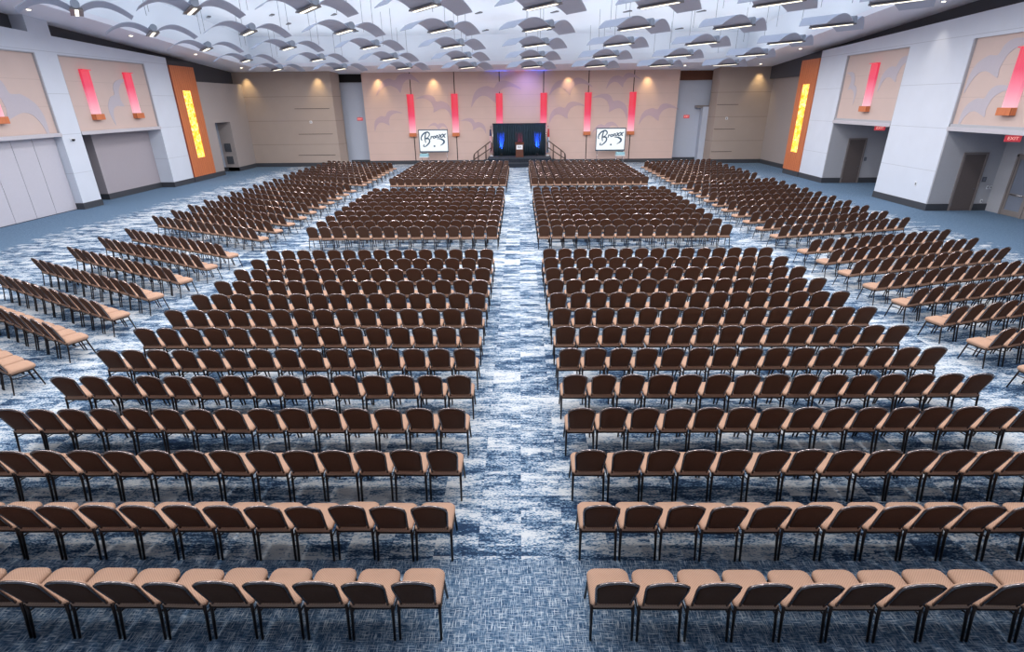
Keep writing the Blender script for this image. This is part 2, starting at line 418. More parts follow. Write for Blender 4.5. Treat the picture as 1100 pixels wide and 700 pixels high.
# folding partition at the left edge
fp = thing('folding_partition', 'pale grey folding partition filling the left wall bay', 'partition', (-23.95, 24, 0))
ys = [-3.8, -2.6, -1.4, -.2, .8, 2.0, 3.2, 4.58]
for a, b in zip(ys, ys[1:]):
    obj('leaf', B(-.1, .05, a+.012, b-.012, .03, 3.72, bev=.01), M['folding'], fp)
obj('track', B(-.12, .1, -3.8, 4.6, 3.72, 3.8), M['base'], fp)
obj('floor_track', B(-.1, .03, -3.8, 4.6, 0, .03), M['base'], fp)
bb('baseboard_left', (-24.3, XL+.03, 28.56, 29.98, 0, H_B), (-24.4, XL+.03, 36.72, 39.12, 0, H_B), (-24.5, XL+.03, 42.0, 43.5, 0, H_B),
   (-24.5, XL+.03, 45.85, 49.0, 0, H_B), (-24.9, -24.36, 31.72, 36.75, 0, H_B), (-26.5, -24.4, 45.81, 45.86, 0, H_B))

# ---- right side
bm = bmesh.new()
white_wall(bm, XR, 23.8, 26.6, 30.75, 0); white_wall(bm, XR, 23.8, 36.4, 39.45, 0)
white_wall(bm, XR, XR+1.2, 30.75, 36.4, 7.55); white_wall(bm, XR, XR+1.2, 18.0, 26.6, 7.5)
struct('wall_right', bm, M['white_wall'])
bm = bmesh.new(); box(bm, 20.9, 21.6, 15, 50.4, 6.72, 10.2); struct('wall_right', bm, M['dark_band'])
bm = bmesh.new(); box(bm, 21.2, 21.6, 41.8, 50.4, 0, 6.72); struct('wall_right', bm, M['taupe_plain'])
bm = bmesh.new(); box(bm, XR+.05, 23, 39.45, 41.8, 0, 7.9); struct('wall_right', bm, M['dark_band'])
wood_panel(XR+.02, 1, 39.46, 41.8, 'tall orange wood panel with glowing amber strip on right wall')
bm = bmesh.new()
box(bm, 23.7, 24.0, 30.7, 36.5, 0, 4); box(bm, 22.9, 23.2, 14, 26.6, 0, 4)
box(bm, XR+.02, 23.8, 30.75, 36.4, 3.75, 4.0); box(bm, XR+.02, 23.2, 18, 26.6, 3.75, 4.0)
struct('wall_right', bm, M['grey_wall'])
bm = bmesh.new(); box(bm, XR+.02, 23.7, 36.34, 36.4, 0, 3.75); box(bm, XR+.02, 22.9, 26.54, 26.6, 0, 3.75); struct('wall_right', bm, M['grey_wall'])
bb('baseboard_right', (XR-.03, 20.1, 26.5, 30.78, 0, H_B), (XR-.03, 20.1, 36.3, 39.45, 0, H_B), (21.16, 21.25, 41.8, 49, 0, H_B),
   (20.1, 21.2, 36.3, 36.36, 0, H_B), (22.4, 23.7, 36.3, 36.36, 0, H_B), (20.1, 21.05, 26.5, 26.56, 0, H_B), (22.25, 22.9, 26.5, 26.56, 0, H_B))
def leaf_door(name, x0, x1, y, h, parent=None):
    fr = struct(name, bmesh.new(), M['frame'])
    bm = bmesh.new(); box(bm, x0-.09, x0, y-.06, y+.02, 0, h+.09); box(bm, x1, x1+.09, y-.06, y+.02, 0, h+.09); box(bm, x0, x1, y-.06, y+.02, h, h+.09)
    fr.data = mesh(bm, name, M['frame'])
    struct('leaf', B(x0+.008, x1-.008, y-.035, y+.01, .01, h-.008, bev=.004), M['door'], fr)
    bm = bmesh.new(); tube(bm, [(x1-.09, y-.03, 1.05), (x1-.09, y-.1, 1.05), (x1-.2, y-.1, 1.05)], .014, 8); struct('handle', bm, M['chrome'], fr)
    bm = bmesh.new()
    for z in (.25, h/2, h-.3): box(bm, x0-.005, x0+.02, y-.05, y-.034, z, z+.12)
    struct('hinge', bm, M['chrome'], fr)
leaf_door('door_1', 21.28, 22.28, 36.34, 2.7)
leaf_door('door_2', 21.14, 22.12, 26.54, 2.64)
# double glazed doors in the right-hand side wall
d3 = struct('door_3', bmesh.new(), M['frame'])
bm = bmesh.new()
for y in (25.62, 24.5, 23.38): box(bm, 22.82, 22.92, y-.05, y+.05, 0, 2.7)
box(bm, 22.82, 22.92, 23.33, 25.67, 2.62, 2.72); d3.data = mesh(bm, 'door_3', M['frame'])
for a, b in ((24.55, 25.57), (23.43, 24.45)):
    bm = bmesh.new()
    box(bm, 22.85, 22.91, a, a+.1, .01, 2.62); box(bm, 22.85, 22.91, b-.1, b, .01, 2.62); box(bm, 22.85, 22.91, a+.1, b-.1, .01, .25)
    box(bm, 22.85, 22.91, a+.1, b-.1, .9, 1.0); box(bm, 22.85, 22.91, a+.1, b-.1, 2.5, 2.62)
    lf = struct('leaf', bm, M['frame'], d3)
    bm = bmesh.new(); box(bm, 22.875, 22.885, a+.1, b-.1, .25, .9); box(bm, 22.875, 22.885, a+.1, b-.1, 1.0, 2.5); struct('pane', bm, M['glass'], lf)
    bm = bmesh.new(); tube(bm, [(22.82, a+.15, .96), (22.82, b-.15, .96)], .018); struct('push_bar', bm, M['chrome'], lf)

# ---- gull inlays and mural panels
GULL = [(-1, -.42), (-.78, -.1), (-.52, .12), (-.28, .16), (-.08, .06), (.03, .13), (.12, .21), (.3, .26), (.52, .26), (.76, .12), (1, -.2),
        (.74, -.05), (.5, 0), (.34, -.07), (.24, -.18), (.14, -.36), (.07, -.46), (-.02, -.3), (-.13, -.21), (-.3, -.12), (-.52, -.13), (-.74, -.22)]
def cat(poly, n=4):
    out = []; k = len(poly)
    for i in range(k):
        p0, p1, p2, p3 = [Vector(poly[(i+j-1) % k]) for j in range(4)]
        for s in range(n):
            t = s/n
            out.append(.5*((2*p1)+(p2-p0)*t+(2*p0-5*p1+4*p2-p3)*t*t+(3*p1-p0-3*p2+p3)*t**3))
    return out
def gull(bm, cx, cz, r, rot, place, flip=1, th=.02, tall=1.0):
    pts = []
    for p in cat(GULL):
        x, z = p.x*r*flip, p.y*r*tall; a = math.radians(rot)
        pts.append((cx + x*math.cos(a)-z*math.sin(a), cz + x*math.sin(a)+z*math.cos(a)))
    lo = [bm.verts.new(place(a, b, 0)) for a, b in pts]; hi = [bm.verts.new(place(a, b, th)) for a, b in pts]
    n = len(pts)
    for tri in tessellate_polygon([[Vector((a, b, 0)) for a, b in pts]]):
        bm.faces.new([lo[t] for t in tri]); bm.faces.new([hi[t] for t in reversed(tri)])
    for i in range(n): bm.faces.new((lo[i], lo[(i+1) % n], hi[(i+1) % n], hi[i]))
back_birds = [(-11.85, 3.95, 1.5, 36, -1), (-7.2, 5.1, 1.75, -34, 1), (-3.9, 3.4, 1.25, -32, 1), (-10.6, 6.85, 2.0, 8, 1), (-2.3, 6.1, 2.3, 24, -1), (-7.2, 3.3, .9, -12, 1),
              (3.95, 4.5, 1.75, 30, -1), (8.2, 5.0, 1.8, -35, 1), (12.0, 4.3, 1.8, 26, -1), (4.3, 6.5, 1.9, 16, -1), (7.6, 3.1, 1.2, 4, 1), (8.8, 6.9, 1.5, 20, -1)]
for x, z, r, a, fl in back_birds:
    bm = bmesh.new(); gull(bm, x, z, r, a, lambda u, v, d: (u, YB+.004-d, v), fl, .02); struct('bird_inlay', bm, M['bird_back'], wb)
def mural(x, s, y0, y1, label, birds):
    """tan panel over a bay: board, ledge, shadow frame, gulls"""
    t = thing('mural_panel', label, 'wall panel', (x, (y0+y1)/2, 3.7))
    w = (y1-y0)/2
    D = (lambda a, b: (a, b)) if s < 0 else (lambda a, b: (-b, -a))
    a, b = D(-.5, -.12); obj('board', B(a, b, -w, w, .18, 3.86), M['mural'], t)
    a, b = D(-.6, .06); obj('ledge', B(a, b, -w, w, .0, .18, bev=.01), M['ledge'], t)
    bm = bmesh.new(); a, b = D(-.5, -.02)
    box(bm, a, b, -w, -w+.05, .18, 3.86); box(bm, a, b, w-.05, w, .18, 3.86); box(bm, a, b, -w+.05, w-.05, 3.81, 3.86)
    obj('edge_frame', bm, M['grey_wall'], t)
    for (yy, zz, r, rot, fl) in birds:
        bm = bmesh.new()
        gull(bm, yy-(y0+y1)/2, zz-3.7, r, rot, (lambda u, v, d: (-.122+d, u, v)) if s < 0 else (lambda u, v, d: (.122-d, u, v)), fl, .015)
        obj('bird_inlay', bm, M['bird'], t)
mural(XL, -1, 29.95, 36.75, 'tan gull mural panel with two red wall lights on left wall', [(33.5, 5.6, 1.6, 58, -1)])
mural(XL, -1, 22.2, 28.6, 'tan gull mural panel above the folding partition at left edge', [(26.6, 5.5, 2.3, -42, 1), (24.0, 6.6, 1.2, 20, 1)])
mural(XR, 1, 30.75, 36.4, 'tan gull mural panel with one red wall light on right wall, further one', [(31.7, 6.55, 1.5, -34, 1), (35.3, 5.9, 1.1, 48, 1)])
mural(XR, 1, 20.8, 26.6, 'tan gull mural panel at right edge above the glazed double doors', [(25.2, 6.6, 1.75, -36, 1), (25.2, 4.95, 1.5, -38, 1), (22.3, 6.2, 1.2, 25, 1)])

# ---- red wall lights
def wall_light_meshes(w, d, h):
    bm = bmesh.new()
    n = 10; ring = [(-w/2, .0)] + [(-w/2+w*k/n, d*(.55+.45*math.sin(PI*k/n))) for k in range(n+1)] + [(w/2, 0)]
    loft(bm, [[(x, -y, z) for x, y in ring] for z in np.linspace(0, h, 9)], smooth=False); s = mesh(bm, 'shade', M['pink'])
    bm = bmesh.new(); box(bm, -w/2-.03, w/2+.03, -d-.05, 0, -.3, 0, bev=.012); b = mesh(bm, 'wooden_base', M['wood'])
    bm = bmesh.new(); box(bm, -w/2-.01, w/2+.01, -d-.02, 0, h, h+.04, bev=.008); c = mesh(bm, 'cap', M['pink'])
    return s, b, c
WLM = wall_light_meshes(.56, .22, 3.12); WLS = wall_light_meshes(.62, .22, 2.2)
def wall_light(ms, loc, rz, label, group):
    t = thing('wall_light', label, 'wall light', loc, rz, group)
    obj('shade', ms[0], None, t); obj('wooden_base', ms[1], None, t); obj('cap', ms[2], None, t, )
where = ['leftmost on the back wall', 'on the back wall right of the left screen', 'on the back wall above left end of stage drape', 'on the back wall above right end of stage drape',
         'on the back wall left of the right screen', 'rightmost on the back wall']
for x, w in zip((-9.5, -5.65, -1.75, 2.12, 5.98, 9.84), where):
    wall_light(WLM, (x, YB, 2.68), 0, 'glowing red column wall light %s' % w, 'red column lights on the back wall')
    l = None
for y, lb in ((31.55, 'left of the two on left mural panel'), (34.95, 'right of the two on left mural panel'), (25.45, 'on mural above folding partition')):
    wall_light(WLS, (XL-.12, y, 4.72), PI/2, 'glowing red wall light with wood base, ' + lb, 'red lights on the side walls')
for y, lb in ((33.42, 'on the further right mural panel'), (23.7, 'on mural at right edge')):
    wall_light(WLS, (XR+.12, y, 4.72), -PI/2, 'glowing red wall light with wood base, ' + lb, 'red lights on the side walls')

# ---- small fittings
TXT = text_mesh('EXIT', .18, .004)
def exit_sign(loc, rz, label, wide=.55):
    t = thing('exit_sign', label, 'exit sign', loc, rz)
    bm = bmesh.new(); box(bm, -wide/2, wide/2, -.03, .03, -.13, .13, bev=.01); obj('housing', bm, M['exit'], t)
    me = TXT.copy(); me.materials.clear(); me.materials.append(M['exit_txt'])
    o = obj('lettering', me, None, t); o.rotation_euler = (PI/2, 0, 0); o.location = (0, -.034, 0)
    bm = bmesh.new(); tube(bm, [(0, 0, .16), (0, 0, .25)], .012); obj('stem', bm, M['chrome'], t)
exit_sign((21.4, 33.8, 3.5), -.5, 'red EXIT sign hanging under the further right mural panel')
exit_sign((20.9, 24.0, 3.5), -.5, 'red EXIT sign hanging under right edge mural panel')
exit_sign((-14.38, 51.16, 3.85), 0, 'red EXIT sign in the alcove left of the rose back wall', .5)
exit_sign((14.95, 51.16, 3.8), 0, 'red EXIT sign in the alcove right of the rose back wall', .5)
def plate(name, loc, rz, w, h, label, cat_, mk):
    t = thing(name, label, cat_, loc, rz)
    bm = bmesh.new(); box(bm, -w/2, w/2, -.02, 0, -h/2, h/2, bev=.006); obj('cover', bm, M[mk], t)
    bm = bmesh.new(); box(bm, -w/5, w/5, -.03, -.018, -h/4, h/4, bev=.003); obj('face', bm, M['base'] if mk != 'grey_plastic' else M['glass'], t)
plate('wall_plate', (XR, 27.66, 1.14), -PI/2, .14, .22, 'white wall plate low on big white right pier', 'wall plate', 'white_plastic')
plate('wall_plate', (-18.06, 49.0, 3.7), 0, .2, .2, 'small white plate on the taupe panel at back left', 'wall plate', 'white_plastic')
plate('wall_plate', (17.77, 49.0, 3.68), 0, .2, .2, 'small white plate on the taupe panel at back right', 'wall plate', 'white_plastic')
plate('card_reader', (22.55, 36.34, 1.5), 0, .16, .24, 'grey card reader beside the further right dark door', 'card reader', 'grey_plastic')
plate('card_reader', (22.4, 26.54, 1.48), 0, .2, .24, 'grey card reader beside the nearer right dark door', 'card reader', 'grey_plastic')
plate('light_switch', (22.68, 26.54, 1.1), 0, .1, .16, 'white light switch by nearer right door, left of two', 'switch', 'white_plastic')
plate('light_switch', (22.84, 26.54, 1.1), 0, .1, .16, 'white light switch by nearer right door, right of two', 'switch', 'white_plastic')
plate('power_outlet', (22.6, 26.54, .45), 0, .1, .16, 'white power outlet low beside the nearer right door', 'outlet', 'white_plastic')
t = thing('security_camera', 'small white security camera on first left pier', 'camera', (XL, 29.19, 3.53), PI/2)
bm = bmesh.new(); box(bm, -.14, .14, -.04, 0, -.07, .07, bev=.012); obj('mount', bm, M['white_plastic'], t)
bm = bmesh.new(); lathe(bm, [(.02, -.09), (.06, -.07), (.075, -.02), (.075, .02)], -.02, -.1); obj('dome', bm, M['black'], t)

# ------------------------------------------------------------------ stage
st = thing('stage_platform', 'low charcoal stage platform in front of the back wall', 'stage', (0, 47.3, 0))
obj('deck', B(-2.72, 2.72, 0, 2.7, .64, .72, bev=.01), M['stage'], st)
bm = bmesh.new()
n = 120
for k in range(n): pass
ring0 = [(-2.68+5.36*k/n, .03+.02*math.sin(k*1.3)) for k in range(n+1)]
for i, (x, y) in enumerate(ring0[:-1]):
    x2, y2 = ring0[i+1]
    bm.faces.new([bm.verts.new(p) for p in ((x, y, 0), (x2, y2, 0), (x2, y2, .64), (x, y, .64))])
box(bm, -2.68, 2.68, .06, 2.6, 0, .64); obj('skirt', bm, M['skirt'], st)
sp_ = thing('step_unit', 'dark carpeted step block at the front of the stage', 'step', (0, 46.85, 0))
obj('tread', B(-.92, .92, 0, .44, .3, .36, bev=.01), M['stage'], sp_); obj('riser', B(-.9, .9, .02, .44, 0, .3), M['skirt'], sp_)
for s, nm in ((-1, 'left'), (1, 'right')):
    t = thing('stage_stairs', 'dark portable stairs with bronze handrails at %s end of stage' % nm, 'stairs', (s*2.74, 48.2, 0))
    for k, (a, b, z) in enumerate(((0, .4, .52), (.4, .8, .34), (.8, 1.2, .17))):
        x0, x1 = sorted((s*a, s*b)); obj('tread', B(x0, x1, -.5, .5, 0, z, bev=.008), M['stage'], t)
    R_ = (s*-.24, -.45, 0)
    for yy in (-.02, 1.0):
        bm = bmesh.new()
        tube(bm, [(s*-.05, yy, 1.25), (s*-.1, yy, 1.9), (s*.02, yy, 2.02), (s*1.25, yy, 1.16), (s*1.42, yy, 1.0), (s*1.46, yy, .85), (s*1.46, yy, 0)], .035, 8); obj('top_rail', bm, M['rail'], t, R_)
        bm = bmesh.new(); tube(bm, [(s*-.05, yy, 1.5), (s*1.46, yy, .55)], .026, 8); obj('lower_rail', bm, M['rail'], t, R_)
        for px, zt in ((s*.42, 1.74), (s*1.1, 1.27)):
            bm = bmesh.new(); tube(bm, [(px, yy, .17), (px, yy, zt)], .028, 8); obj('post', bm, M['rail'], t, R_)
# drape
dr = thing('stage_drape', 'dark teal pipe-and-drape curtain lit blue at back of stage', 'curtain', (0, 49.75, .72))
bm = bmesh.new(); n = 260; cols = []
for k in range(n+1):
    x = -2.32+4.62*k/n; y = .05*math.sin(k*.55)+.025*math.sin(k*1.31+1)
    cols.append([bm.verts.new((x, y+.02*math.sin(k*.3)*(1-z/2.7), z)) for z in (0.01, .9, 1.8, 2.66)])
for a, b in zip(cols, cols[1:]):
    for k in range(3): bm.faces.new((a[k], b[k], b[k+1], a[k+1])).smooth = True
cu = obj('curtain', bm, M['drape'], dr); sm = cu.modifiers.new('thickness', 'SOLIDIFY'); sm.thickness = .012
bm = bmesh.new(); tube(bm, [(-2.36, 0, 2.67), (2.34, 0, 2.67)], .035); obj('crossbar', bm, M['black'], dr)
for x in (-2.36, 2.34):
    bm = bmesh.new(); tube(bm, [(x, 0, .03), (x, 0, 2.68)], .025); box(bm, x-.2, x+.2, -.2, .2, 0, .02); obj('upright', bm, M['chrome'], dr)
# lectern
t = thing('lectern', 'dark wood lectern with white sign on the stage', 'lectern', (0, 48.45, .72))
bm = bmesh.new(); loft(bm, [[(-.33, -.22, z), (.33, -.22, z), (.33, .22, z), (-.33, .22, z)] for z in (0.05, 1.02)], smooth=False); obj('body', bm, M['lectern'], t)
obj('plinth', B(-.37, .37, -.26, .26, 0, .06, bev=.01), M['lectern'], t)
bm = bmesh.new(); v = [(-.38, -.24, 1.02), (.38, -.24, 1.02), (.38, .24, 1.02), (-.38, .24, 1.02)]; loft(bm, [v, [(x, y, 1.1+(.05 if y < 0 else .16)-.04) for x, y, z in v]], smooth=False); obj('reading_top', bm, M['lectern'], t)
sg = obj('sign', B(-.27, .27, -.255, -.235, .64, 1.0, bev=.004), M['paper'], t)
me = text_mesh('BBA', .2, .003); me.materials.append(M['ink']); o = obj('lettering', me, None, sg); o.rotation_euler = (PI/2, 0, 0); o.location = (0, -.26, .83)
bm = bmesh.new(); tube(bm, [(0, .05, 1.15), (0, .0, 1.35), (0, -.12, 1.42)], .01); obj('microphone', bm, M['black'], t)
# flags
for s, mt, nm, lb in ((-1, 'flag_us', 'left', 'red and white striped flag on pole at left end of stage drape'), (1, 'flag_b', 'right', 'red, white and blue flag on pole at right end of stage drape')):
    t = thing('flag', lb, 'flag', (s*2.5, 49.35, .72))
    bm = bmesh.new(); lathe(bm, [(.17, 0), (.17, .03), (.06, .07), (.03, .1)]); obj('base', bm, M['white_plastic'], t)
    bm = bmesh.new(); tube(bm, [(0, 0, .08), (0, 0, 2.4)], .016); lathe(bm, [(.01, 2.4), (.04, 2.44), (.01, 2.55)], seg=8); obj('pole', bm, M['chrome'], t)
    bm = bmesh.new(); uv = bm.loops.layers.uv.new('UVMap'); nu, nv = 24, 8; g = []
    for i in range(nu+1):
        u = i/nu; col_ = []
        for j in range(nv+1):
            vv = j/nv; wd = .12+.2*(1-vv)
            col_.append((bm.verts.new((-s*.0+(u-.5)*wd+.04*s, -.03-.06*abs(math.sin(u*9.5)), .3+vv*1.95-.12*(u-.5)**2)), u, vv))
        g.append(col_)
    for i in range(nu):
        for j in range(nv):
            q = (g[i][j], g[i+1][j], g[i+1][j+1], g[i][j+1]); f = bm.faces.new([a[0] for a in q]); f.smooth = True
            for lp, a in zip(f.loops, q): lp[uv].uv = (a[1], a[2])
    o = obj('cloth', bm, M[mt], t); o.modifiers.new('thickness', 'SOLIDIFY').thickness = .008
# uplights on the stage floor
for x, nm, col in ((-1.62, 'left blue uplight at foot of the stage drape', (.02, .1, 1)), (1.58, 'right blue uplight at foot of the stage drape', (.02, .1, 1)), (0.0, 'red uplight behind the lectern at foot of drape', (1, .03, .08))):
    t = thing('uplight', nm, 'stage light', (x, 49.45, .72))
    bm = bmesh.new(); lathe(bm, [(.1, .04), (.11, .06), (.11, .16), (.09, .19)], seg=16); obj('can', bm, M['black'], t)
    bm = bmesh.new(); box(bm, -.12, .12, -.06, .06, 0, .04, bev=.005); obj('foot', bm, M['black'], t)
    li = bpy.data.lights.new('uplight_beam', 'SPOT'); li.energy = 4500 if col[2] == 1 else 900; li.color = col; li.spot_size = math.radians(32); li.spot_blend = .8; li.shadow_soft_size = .06
    lo = bpy.data.objects.new('uplight_beam', li); COL.objects.link(lo); lo.location = (x, 49.45, .93)
    d = Vector((0, .27, 1.0)); lo.rotation_euler = d.to_track_quat('-Z', 'Y').to_euler()
# screens
def ribbon(bm, pts, wid, y):
    pts = [Vector(p) for p in pts]; n = len(pts); Lr = []; Rr = []
    for i, p in enumerate(pts):
        d = (pts[min(i+1, n-1)]-pts[max(i-1, 0)]).normalized(); q = Vector((-d.y, d.x)); w = wid(i/(n-1))/2 if callable(wid) else wid/2
        a, b = p+q*w, p-q*w
        Lr.append((bm.verts.new((a.x, y, a.y)), bm.verts.new((a.x, y-.006, a.y)))); Rr.append((bm.verts.new((b.x, y, b.y)), bm.verts.new((b.x, y-.006, b.y))))
    for i in range(n-1):
        bm.faces.new((Lr[i][1], Lr[i+1][1], Rr[i+1][1], Rr[i][1])); bm.faces.new((Lr[i][0], Rr[i][0], Rr[i+1][0], Lr[i+1][0]))
        bm.faces.new((Lr[i][0], Lr[i+1][0], Lr[i+1][1], Lr[i][1])); bm.faces.new((Rr[i][0], Rr[i][1], Rr[i+1][1], Rr[i+1][0]))
def spline(pts, n=6):
    out = []
    P = [Vector(p) for p in pts]; P = [P[0]]+P+[P[-1]]
    for i in range(1, len(P)-2):
        p0, p1, p2, p3 = P[i-1:i+3]
        for s in range(n):
            t = s/n; out.append(.5*((2*p1)+(p2-p0)*t+(2*p0-5*p1+4*p2-p3)*t*t+(3*p1-p0-3*p2+p3)*t**3))
    out.append(P[-2]); return out
def screen(x, label, px):
    t = thing('projection_screen', label, 'screen', (x, 49.25, 0))
    W, Z0, Z1 = 1.29, 1.1, 3.0
    bm = bmesh.new(); box(bm, -W, W, -.03, .03, Z0, Z0+.1); box(bm, -W, W, -.03, .03, Z1-.08, Z1); box(bm, -W, -W+.06, -.03, .03, Z0, Z1); box(bm, W-.06, W, -.03, .03, Z0, Z1); obj('frame', bm, M['screen_edge'], t)
    fb = obj('fabric', B(-W+.06, W-.06, -.012, .012, Z0+.1, Z1-.08), M['screen'], t)
    for q in (-1, 1):
        bm = bmesh.new(); tube(bm, [(q*(W-.15), 0, Z0), (q*(W-.15), 0, .03)], .022); box(bm, q*(W-.15)-.03, q*(W-.15)+.03, -.4, .4, 0, .03); obj('leg', bm, M['chrome'], t)
    bm = bmesh.new(); y = -.013
    ribbon(bm, spline([(-1.0, 2.1), (-1.08, 2.2), (-1.02, 2.45), (-.8, 2.68), (-.5, 2.78), (-.34, 2.66), (-.36, 2.5), (-.5, 2.34), (-.66, 2.24), (-.45, 2.24), (-.35, 2.1), (-.4, 1.9), (-.6, 1.7), (-.8, 1.58), (-.92, 1.62), (-.84, 1.75)]), lambda u: .06+.06*abs(math.sin(u*7)), y)
    ribbon(bm, spline([(-.62, 2.72), (-.7, 2.5), (-.74, 2.2), (-.7, 1.9)]), lambda u: .06+.05*math.sin(u*PI), y)
    ribbon(bm, spline([(.3, 2.22), (.6, 2.22), (.86, 2.1), (.92, 1.96), (.8, 1.8), (.56, 1.66)]), lambda u: .03+.13*math.sin(u*PI), y)
    box(bm, -.02, .12, y-.006, y, 1.55, 1.68)
    obj('logo_stroke', bm, M['logo'], fb)
    for k, (ch, cx, cz, sz) in enumerate((('r', -.2, 2.36, .36), ('o', .05, 2.4, .34), ('n', .3, 2.45, .34), ('x', .58, 2.5, .42), ('x', .88, 2.53, .46))):
        me = text_mesh(ch, sz*1.35, .004, .3, .022); me.materials.append(M['logo']); o = obj('letter', me, None, fb); o.rotation_euler = (PI/2, 0, 0); o.location = (cx, y-.006, cz)
    p = thing('projector', 'pale teal projector on small stand under the %s' % px[1], 'projector', (x+px[0], 48.35, 0))
    bm = bmesh.new(); box(bm, -.36, .36, -.3, .3, .82, 1.08, bev=.03); obj('case', bm, M['proj'], p)
    obj('lens_cover', B(-.22, .22, -.2, .25, 1.08, 1.13, bev=.01), M['base'], p)
    bm = bmesh.new(); box(bm, -.4, .4, -.34, .34, .76, .82, bev=.01); obj('shelf', bm, M['white_plastic'], p)
    for a in (-.34, .34):
        bm = bmesh.new(); tube(bm, [(a, 0, .0), (a, 0, .77)], .02); box(bm, a-.02, a+.02, -.3, .3, 0, .03); obj('leg', bm, M['chrome'], p)
screen(-7.56, 'white projection screen with slate script logo, left of the stage', (-.75, 'left screen'))
screen(7.98, 'white projection screen with slate script logo, right of the stage', (.75, 'right screen'))

# ------------------------------------------------------------------ ceiling fittings
def zf(y): return 10.03 - .06*y      # pendant height
def pendant_proto():
    t = thing('pendant_light', '', 'ceiling light', (0, 0, 0))
    L_ = 1.0
    bm = bmesh.new(); loft(bm, [[(x, -.22, 0), (x, .22, 0), (x, .19, .07), (x, -.19, .07)] for x in (-L_, L_)], smooth=False); obj('housing', bm, M['fixture'], t)
    obj('diffuser', B(-L_+.08, L_-.08, -.06, .06, -.012, .004), M['lamp'], t)
    bm = bmesh.new(); tube(bm, [(-L_-.02, 0, .2), (L_+.02, 0, .2)], .15, 20); obj('tube', bm, M['tube'], t)
    for s in (-1, 1):
        bm = bmesh.new(); n = 16; R = []
        for k in range(n+1):
            q = k/n; v = .14+q*1.72
            h = .09+.33*math.sin(q*PI)**.9*(1-.15*q) - .15*q*q
            hw = .99-.37*q**1.9
            R.append([(-hw, s*v, h), (hw, s*v, h), (hw, s*v, h+.025), (-hw, s*v, h+.025)])
        loft(bm, R, smooth=False)
        obj('sail', bm, M['sail'], t)
    for x in (-.7, .7):
        bm = bmesh.new(); tube(bm, [(x, 0, .3), (x, 0, 1.0)], .011, 6); obj('cable', bm, M['cable'], t)
    return t
PEND_ROT = math.radians(90+37)
CX0, DX, RY0, DY = .91, 4.67, 24.35, 4.66
proto = pendant_proto()
colnm = ['leftmost column', 'second column from left', 'third column from left', 'fourth column from left', 'fourth column from right', 'third column from right', 'second column from right', 'rightmost column']
rownm = ['in row nearest the viewer', 'in second nearest row', 'in middle row', 'in second row from the stage', 'in row nearest the stage']
first = True; pend = []
for r in range(5):
    for c in range(8):
        x, y = CX0+DX*(c-4), RY0+DY*r
        lb = 'pendant light with curved grey sails, %s, %s' % (colnm[c], rownm[r])
        tilt = math.atan(.06)
        if first: o = proto; first = False; o['label'] = lb; o['group'] = 'gull-winged pendant lights'
        else: o = dup(proto, (0, 0, 0), 0, lb)
        o.location = (x, y, zf(y)); o.rotation_euler = (0, 0, PEND_ROT); pend.append((x, y))
        # cable length follows the ceiling
for o in [o for o in COL.objects if o.name.startswith('cable') and o.parent and o.parent.name.startswith('pendant')]:
    y = o.parent.location.y; top = zs(y)+CEIL-zf(y)
    o.scale.z = (top)/1.0; o.location.z = 0
# flat supply slots
vx = [(-2.6, 39.4, ''), (-2.5, 44.8, ''), (2.3, 39.4, ''), (2.3, 44.8, ''), (7.0, 39.5, ''), (11.8, 39.7, ''), (11.9, 45.0, ''), (-16.0, 39.3, ''), (-16.0, 41.9, ''), (-12.0, 39.4, ''), (-12.1, 44.6, ''), (-20.3, 39.6, '')]
for x, y, _ in vx:
    t = thing('ceiling_vent', 'small grey air slot in the white ceiling among the pendant lights', 'vent', (x, y, zs(y)+CEIL), PEND_ROT, 'air slots in the ceiling')
    t.rotation_euler = (0, 0, PEND_ROT)
    bm = bmesh.new(); box(bm, -.32, .32, -.1, .1, -.05, .03, bev=.008); obj('frame', bm, M['fixture'], t)
    bm = bmesh.new()
    for k in (-.05, 0, .05): box(bm, -.28, .28, k-.012, k+.012, -.06, -.045)
    obj('slat', bm, M['tube'], t)
# recessed downlights in the soffit
DL = [(-22.4, 27.7, 'nearest in the left soffit'), (-21.9, 33.7, 'second nearest in the left soffit'), (-21.9, 40, 'third nearest in left soffit'), (-22, 46.4, 'at far end of left soffit'),
      (19.3, 47.4, 'at far end of right soffit'), (19, 40.5, 'second from far end of right soffit'), (19, 34.1, 'second nearest in the right soffit'), (19.4, 28.3, 'nearest in the right soffit'), (13.4, 47.8, 'in the back soffit near the right alcove')]
for x, y, lb in DL:
    t = thing('downlight', 'small round recessed downlight ' + lb, 'ceiling light', (x, y, zs(y)), 0, 'recessed downlights')
    t.rotation_euler = (-math.atan(.0735), 0, 0)
    bm = bmesh.new(); lathe(bm, [(.11, -.02), (.13, -.015), (.13, .02)], seg=20); obj('trim_ring', bm, M['white_plastic'], t)
    bm = bmesh.new(); lathe(bm, [(.08, -.03), (.09, -.015)], seg=20); obj('lens', bm, M['down'], t)
def spot(loc, target, e, col, size, blend=.6, r=.08):
    li = bpy.data.lights.new('downlight_beam', 'SPOT'); li.energy = e; li.color = col; li.spot_size = math.radians(size); li.spot_blend = blend; li.shadow_soft_size = r
    o = bpy.data.objects.new('downlight_beam', li); COL.objects.link(o); o.location = loc
    o.rotation_euler = (Vector(target)-Vector(loc)).to_track_quat('-Z', 'Y').to_euler()
WARM = (1, .72, .34)
for x, yw in ((-23.0, 49), (-17.0, 49), (-12.2, YB), (-7.4, YB), (4.2, YB), (11.0, YB), (20.0, 49)):
    spot((x, yw-.42, zs(yw-.42)-.05), (x, yw-.12, 4.0), 260, WARM, 74, .95)
